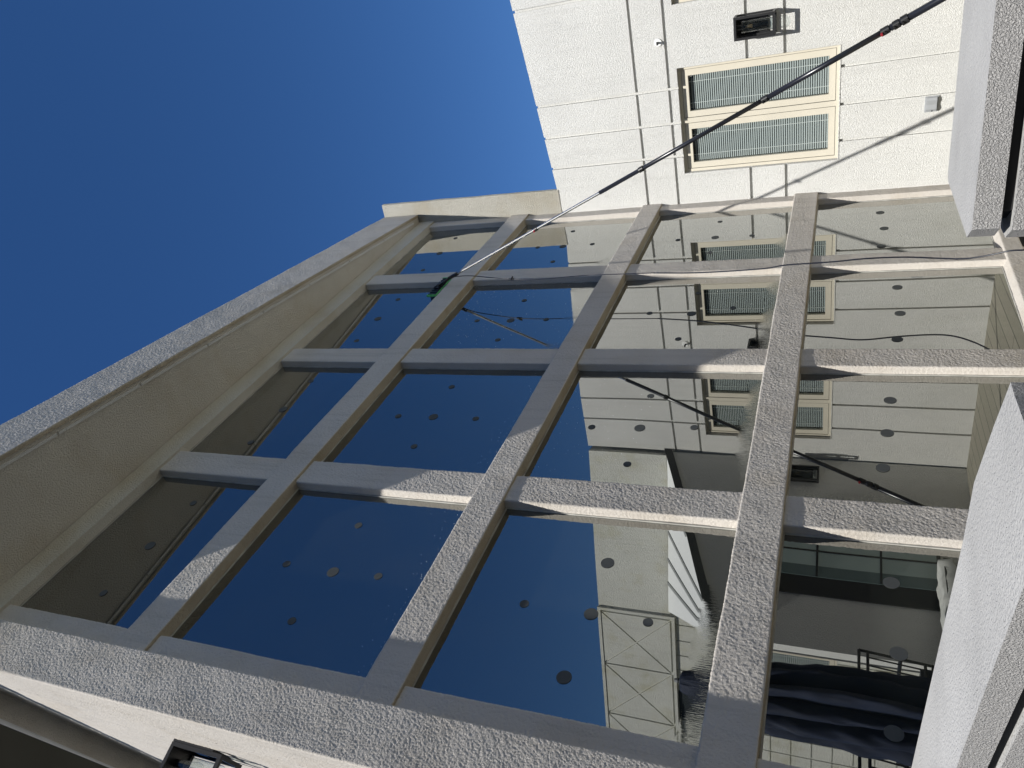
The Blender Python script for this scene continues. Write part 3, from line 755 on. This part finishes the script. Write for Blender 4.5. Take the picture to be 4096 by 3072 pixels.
def clamp(u, r, ln=0.035, lever=None, bolts=1):
    bm = bmesh.new(); c0 = pp(u); tube(bm, c0 - pn * ln / 2, c0 + pn * ln / 2, r + .0045, n=20)
    for k in range(bolts):
        o = c0 + pn * (k - (bolts - 1) / 2) * .022
        tube(bm, o + side * (r * .7), o + side * (r + .018), .0065, n=8)
    c = finish('clamp', bm, M['black'], t)
    if lever:
        bm = bmesh.new(); o = c0 - pn * ln * .55
        prism(bm, [o + side * (r + .002) - up2 * .004, o + side * (r + .026) - up2 * .004, o + side * (r + .024) + pn * .010 - up2 * .004, o + side * (r - .010) + pn * .012 - up2 * .004], up2 * .010)
        finish('lever', bm, M['red'], c)
clamp(0.2565, 0.0100, .022, lever=True); clamp(0.5075, 0.0130, .030); clamp(0.743, 0.0142, .034, bolts=2)
clamp(0.9275, 0.0155, .040, lever=True); clamp(0.9430, 0.0172, .030, bolts=2); clamp(0.9545, 0.0185, .032, bolts=2)
# brush: black stock with green rubber rim and bristles on the glass
B0, B1 = 4.665, 4.965
bm = bmesh.new(); box(bm, (B0, -0.062, 2.872), (B1, -0.045, 2.930)); box(bm, (B0 + .1, -0.075, 2.885), (B1 - .1, -0.060, 2.920)); bevel_all(bm, .003)
for k in range(9):
    xx = B0 + .01 + k * .034; box(bm, (xx, -0.068, 2.870), (xx + .006, -0.060, 2.934))
br = finish('brush', bm, M['black'], t)
bm = bmesh.new(); rr = random.Random(5)
for k in range(420):
    x = rr.uniform(B0 + .005, B1 - .005); z = rr.uniform(2.877, 2.926); tube(bm, (x, -0.046, Z(z)), (x + rr.uniform(-.004, .004), -0.004, Z(z) + rr.uniform(-.004, .004)), .0012, n=4)
finish('bristles', bm, M['black'], br)
bm = bmesh.new(); box(bm, (B0, -0.060, 2.929), (B1, -0.052, 2.934)); box(bm, (B0 - .007, -0.066, 2.866), (B0 + .001, -0.050, 2.939)); box(bm, (B1 - .001, -0.068, 2.866), (B1 + .006, -0.050, 2.939)); box(bm, (B0, -0.058, 2.863), (B1, -0.050, 2.871))
finish('rubber_rim', bm, M['green'], br)
bm = bmesh.new(); tube(bm, TIP, (4.80, -0.072, Z(2.90)), .009, n=12); tube(bm, (4.77, -.075, Z(2.92)), (4.88, -.075, Z(2.885)), .007, n=10); tube(bm, TIP, (4.87, -.07, Z(2.875)), .006, n=10)
finish('gooseneck', bm, M['black_metal'], t, smooth=True)

# hose from the pole tip down along the glass
hp = [(4.842,-.125,2.80),(4.79,-.155,2.62),(4.735,-.160,2.42),(4.684,-.160,2.213),(4.668,-.160,1.972),(4.690,-.165,1.674),(4.676,-.172,1.525),(4.670,-.172,1.165),(4.630,-.180,0.843),(4.575,-.215,0.461),
      (4.560,-.240,0.322),(4.540,-.258,0.054),(4.535,-.272,-0.124),(4.555,-.262,-0.323),(4.550,-.248,-0.503),(4.530,-.248,-0.617),(4.500,-.275,-0.723),(4.462,-.315,-0.823),(4.45,-.325,-0.90),(4.40,-.40,-1.00),(4.2,-.6,-1.068),(3.7,-1.0,-1.077),(2.9,-1.3,-1.077)]
t = empty('water_hose', (4.45, -0.33, G - 1.08), 'thin dark water hose hanging from the pole tip across the facade', 'hose')
bm = bmesh.new(); sweep(bm, [(p.x, p.y, p.z + G) for p in catmull(hp[:8], 8)], 0.0032); sweep(bm, [(p.x, p.y, p.z + G) for p in catmull(hp[7:], 8)], 0.0048); finish('tubing', bm, M['hose'], t, smooth=True)
bm = bmesh.new(); tube(bm, (4.688, -.16, Z(2.235)), (4.682, -.16, Z(2.195)), .0085, n=12); tube(bm, (4.672, -.16, Z(2.215)), (4.690, -.18, Z(2.200)), .006, n=10); finish('connector', bm, M['black_metal'], t)

# ------------------------------------------------------------------ guard walls in the foreground
def guard(name, poly, label):
    c = sum((Vector(p) for p in poly), Vector((0, 0))) / len(poly)
    t = empty(name, (c.x, c.y, 0), label, 'low wall', 'low stucco guard walls in the foreground')
    def shrink(d): return [tuple(Vector(p) + (c - Vector(p)).normalized() * d) for p in poly]
    bm = bmesh.new(); prism(bm, [(x, y, Z(-0.2415)) for x, y in poly], (0, 0, 0.0415)); bevel_all(bm, .005, 4)
    bmesh.ops.recalc_face_normals(bm, faces=bm.faces)
    for f in bm.faces: f.material_index = 1 if f.normal.z > 0.6 else 0
    finish('coping', bm, [M['coping_side'], M['coping_top']], t)
    bm = bmesh.new(); prism(bm, [(x, y, Z(-0.262)) for x, y in shrink(.03)], (0, 0, 0.022)); finish('joint', bm, M['gap'], t)
    bm = bmesh.new(); prism(bm, [(x, y, Z(-1.09)) for x, y in shrink(-.004)], (0, 0, 0.832)); bevel_all(bm, .005, 4)
    bmesh.ops.recalc_face_normals(bm, faces=bm.faces)
    for f in bm.faces: f.material_index = 1 if f.normal.z > 0.6 else 0
    finish('wall', bm, [M['coping_side'], M['coping_top']], t)
guard('guard_wall', [(1.432, -1.700), (1.415, -1.712), (1.452, -2.10), (1.50, -3.0), (1.93, -3.0), (1.835, -2.01), (1.818, -1.672), (1.80, -1.664), (1.46, -1.680)], 'low stucco wall with a smooth pale cap, standing in front of the white wing')
guard('guard_wall', [(1.018, -1.585), (0.965, -1.690), (0.935, -1.690), (0.869, -1.696), (0.700, -1.690), (0.742, -1.556), (0.890, -0.962), (1.02, -0.30), (1.33, -0.25), (1.108, -1.282), (1.092, -1.42)], 'low stucco wall with a smooth pale cap in the lower right corner, in front of the mirrored umbrella')

# small canopy board over the photographer's corner
t = empty('canopy', (0.40, -1.00, G + 1.6), 'dark board canopy edge poking in overhead beyond the bright pier wall', 'canopy')
bm = bmesh.new(); prism(bm, [(0.440, -1.18, Z(1.60)), (0.458, -1.118, Z(1.60)), (0.560, -0.800, Z(1.60)), (0.60, -0.68, Z(1.60)), (0.36, -0.70, Z(1.60)), (0.30, -1.1, Z(1.60))], (0, 0, 0.012)); finish('board', bm, M['canopy'], t)
bm = bmesh.new(); tube(bm, (0.438, -1.18, Z(1.605)), (0.597, -0.68, Z(1.605)), 0.0025, n=8); finish('edge_strip', bm, M['black'], t)

# house block added behind the camera, unseen, to cut sky light
b_back = empty('rear_sky_blocker', (-1.5, -8.5, 0), 'tall plain house block added unseen behind the camera to cut sky light', 'building')
bbox('wall', (-10.6, -10.0, -1.1), (-0.9, -6.6, 4.6), M['stained'], b_back)
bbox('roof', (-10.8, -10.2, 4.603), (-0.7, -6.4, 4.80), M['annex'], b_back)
for k in range(4):
    wx = -10.0 + k * 2.4
    wf = bbox('window', (wx, -6.598, 0.2), (wx + 1.1, -6.57, 1.6), M['almond'], b_back); bbox('pane', (wx + .08, -6.568, .28), (wx + 1.02, -6.562, 1.52), M['teal_dark'], wf)

b_left = empty('left_sky_blocker', (-10.0, 0, 0), 'tall pale house block added unseen on the left to cut sky light', 'building')  # added out of view; kept below the sun line, it trims sky light
bbox('wall', (-14.0, -6.2, -1.1), (-6.2, 7.0, 6.6), M['stained'], b_left)
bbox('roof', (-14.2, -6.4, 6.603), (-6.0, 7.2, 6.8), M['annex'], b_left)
for k in range(4):
    wy = -5.0 + k * 2.8
    wf = bbox('window', (-6.198, wy, 0.4), (-6.17, wy + 1.2, 1.9), M['almond'], b_left); bbox('pane', (-6.168, wy + .08, .48), (-6.162, wy + 1.12, 1.82), M['teal_dark'], wf)

# ------------------------------------------------------------------ patio things (seen in the glass)
UX, UY = 3.32, -2.30
t = empty('patio_umbrella', (UX, UY, 0), 'closed navy patio umbrella mirrored in the lower glass', 'umbrella')
bm = bmesh.new(); N = 160
key = [(za * .87, ra * .87) for za, ra in [(1.085, .045), (1.075, .075), (0.90, .150), (0.70, .190), (0.40, .262), (0.10, .285), (-0.30, .300), (-0.60, .310), (-0.70, .285)]]
prof = []
for (za, ra), (zb_, rb) in zip(key, key[1:]):
    n_ = max(1, int((za - zb_) / .03))
    prof += [(za + (zb_ - za) * i / n_, ra + (rb - ra) * i / n_) for i in range(n_)]
prof.append(key[-1]); rings = []
for z, r in prof:
    ring = []
    for k in range(N):
        th = 2 * math.pi * k / N; fold = abs(math.cos(th * 6 + 1.1 * math.sin(z * 1.7 + th) + .8 * noise.noise(Vector((math.cos(th) * 1.5, math.sin(th) * 1.5, z * 2)))))
        rad = r * (1 - 0.42 * (1 - fold) * min(1, max(0, .94 - z) * 2.4)) * (1 + .10 * noise.noise(Vector((math.cos(th) * 3, math.sin(th) * 3, z * 5))) + .07 * noise.noise(Vector((math.cos(th) * 9, math.sin(th) * 9, z * 7 + th * 2))))
        ring.append(bm.verts.new((UX + rad * math.cos(th), UY + rad * math.sin(th), Z(z))))
    rings.append(ring)
for a_, b_ in zip(rings, rings[1:]):
    for k in range(N):
        j = (k + 1) % N; bm.faces.new([a_[k], a_[j], b_[j], b_[k]])
bm.faces.new(rings[0])
finish('canopy_cloth', bm, M['navy'], t, smooth=True)
bm = bmesh.new(); tube(bm, (UX, UY, 0.06), (UX, UY, Z(.96)), .019, n=16); finish('mast', bm, M['black_metal'], t)
bm = bmesh.new(); tube(bm, (UX, UY, 0.016), (UX, UY, 0.075), .24, .20, n=32); finish('base', bm, M['black_metal'], t)
bm = bmesh.new(); tube(bm, (UX, UY, Z(.935)), (UX, UY, Z(.985)), .022, .012, n=16); finish('finial', bm, M['grey_plastic'], t)

def chair(x, y, rz, label):
    t = empty('patio_chair', (x, y, 0.015), label, 'chair', 'black metal patio chairs by the umbrella')
    R = Matrix.Rotation(rz, 4, 'Z'); O = Vector((x, y, 0.015))
    def P(a, b, c): return O + (R @ Vector((a, b, c)))
    def bar(name, pts, r=.011):
        bm = bmesh.new()
        for a_, b_ in zip(pts, pts[1:]): tube(bm, P(*a_), P(*b_), r, n=10)
        return finish(name, bm, M['black_metal'], t)
    for sx in (-.26, .26):
        bar('leg', [(sx, -.25, 0), (sx, -.25, .62)]); bar('leg', [(sx, .27, 0), (sx, .24, .42), (sx, .31, .90)])
        bar('armrest', [(sx, -.27, .62), (sx, .26, .62)], .014)
    bm = bmesh.new()
    for z in (.90, .84, .46): tube(bm, P(-.26, .24 + (z - .42) * .146, z), P(.26, .24 + (z - .42) * .146, z), .011, n=10)
    for k in range(7):
        sx = -.21 + k * .07; tube(bm, P(sx, .247, .46), P(sx, .302, .84), .006, n=8)
    finish('backrest', bm, M['black_metal'], t)
    bm = bmesh.new(); prism(bm, [P(-.25, -.25, .40), P(.25, -.25, .40), P(.25, .24, .40), P(-.25, .24, .40)], (0, 0, .02)); finish('seat', bm, M['black_metal'], t)
    bm = bmesh.new(); prism(bm, [P(-.24, -.24, .421), P(.24, -.24, .421), P(.24, .22, .421), P(-.24, .22, .421)], (0, 0, .07)); bevel_all(bm, .02, 3); finish('cushion', bm, M['cushion'], t)
chair(3.90, -3.02, 0.05, 'black metal patio chair with a charcoal cushion, between the umbrella and the lean-to')
chair(2.99, -2.90, -0.06, 'black metal patio chair with a charcoal cushion, on the far side of the umbrella')
# bench with a white cloth below the glass door
t = empty('bench', (4.85, -2.73, 0.015), 'dark low bench standing under the glass door of the lean-to', 'bench')
bm = bmesh.new(); box(bm, (4.22, -2.86, -0.85), (5.12, -2.62, -0.80)); bevel_all(bm, .008); finish('seat', bm, M['black'], t)
for xx in (4.27, 5.02):
    for yy in (-2.84, -2.69):
        bm = bmesh.new(); box(bm, (xx, yy, -1.085), (xx + .05, yy + .05, -0.85)); finish('leg', bm, M['black'], t)
bm = bmesh.new(); nx, ny = 40, 10; vs = []
for i in range(nx + 1):
    row = []
    for j in range(ny + 1):
        x = 4.20 + .90 * i / nx; y = -2.87 + .27 * j / ny; z = -.790 + .045 * abs(noise.noise(Vector((x * 5, y * 5, 0)))) + (.03 * noise.noise(Vector((x * 14, y * 9, 3)))) * .5
        if j == ny: z -= .10 + .03 * noise.noise(Vector((x * 9, 0, 0)))
        row.append(bm.verts.new((x, y, Z(z))))
    vs.append(row)
for i in range(nx):
    for j in range(ny): bm.faces.new([vs[i][j], vs[i+1][j], vs[i+1][j+1], vs[i][j+1]])
r_ = bmesh.ops.extrude_face_region(bm, geom=bm.faces[:])
bmesh.ops.translate(bm, verts=[v for v in r_['geom'] if isinstance(v, bmesh.types.BMVert)], vec=(0, 0, 0.004))
tag(finish('cloth', bm, M['sheet'], smooth=True), 'crumpled white cloth lying on the dark bench', 'cloth')
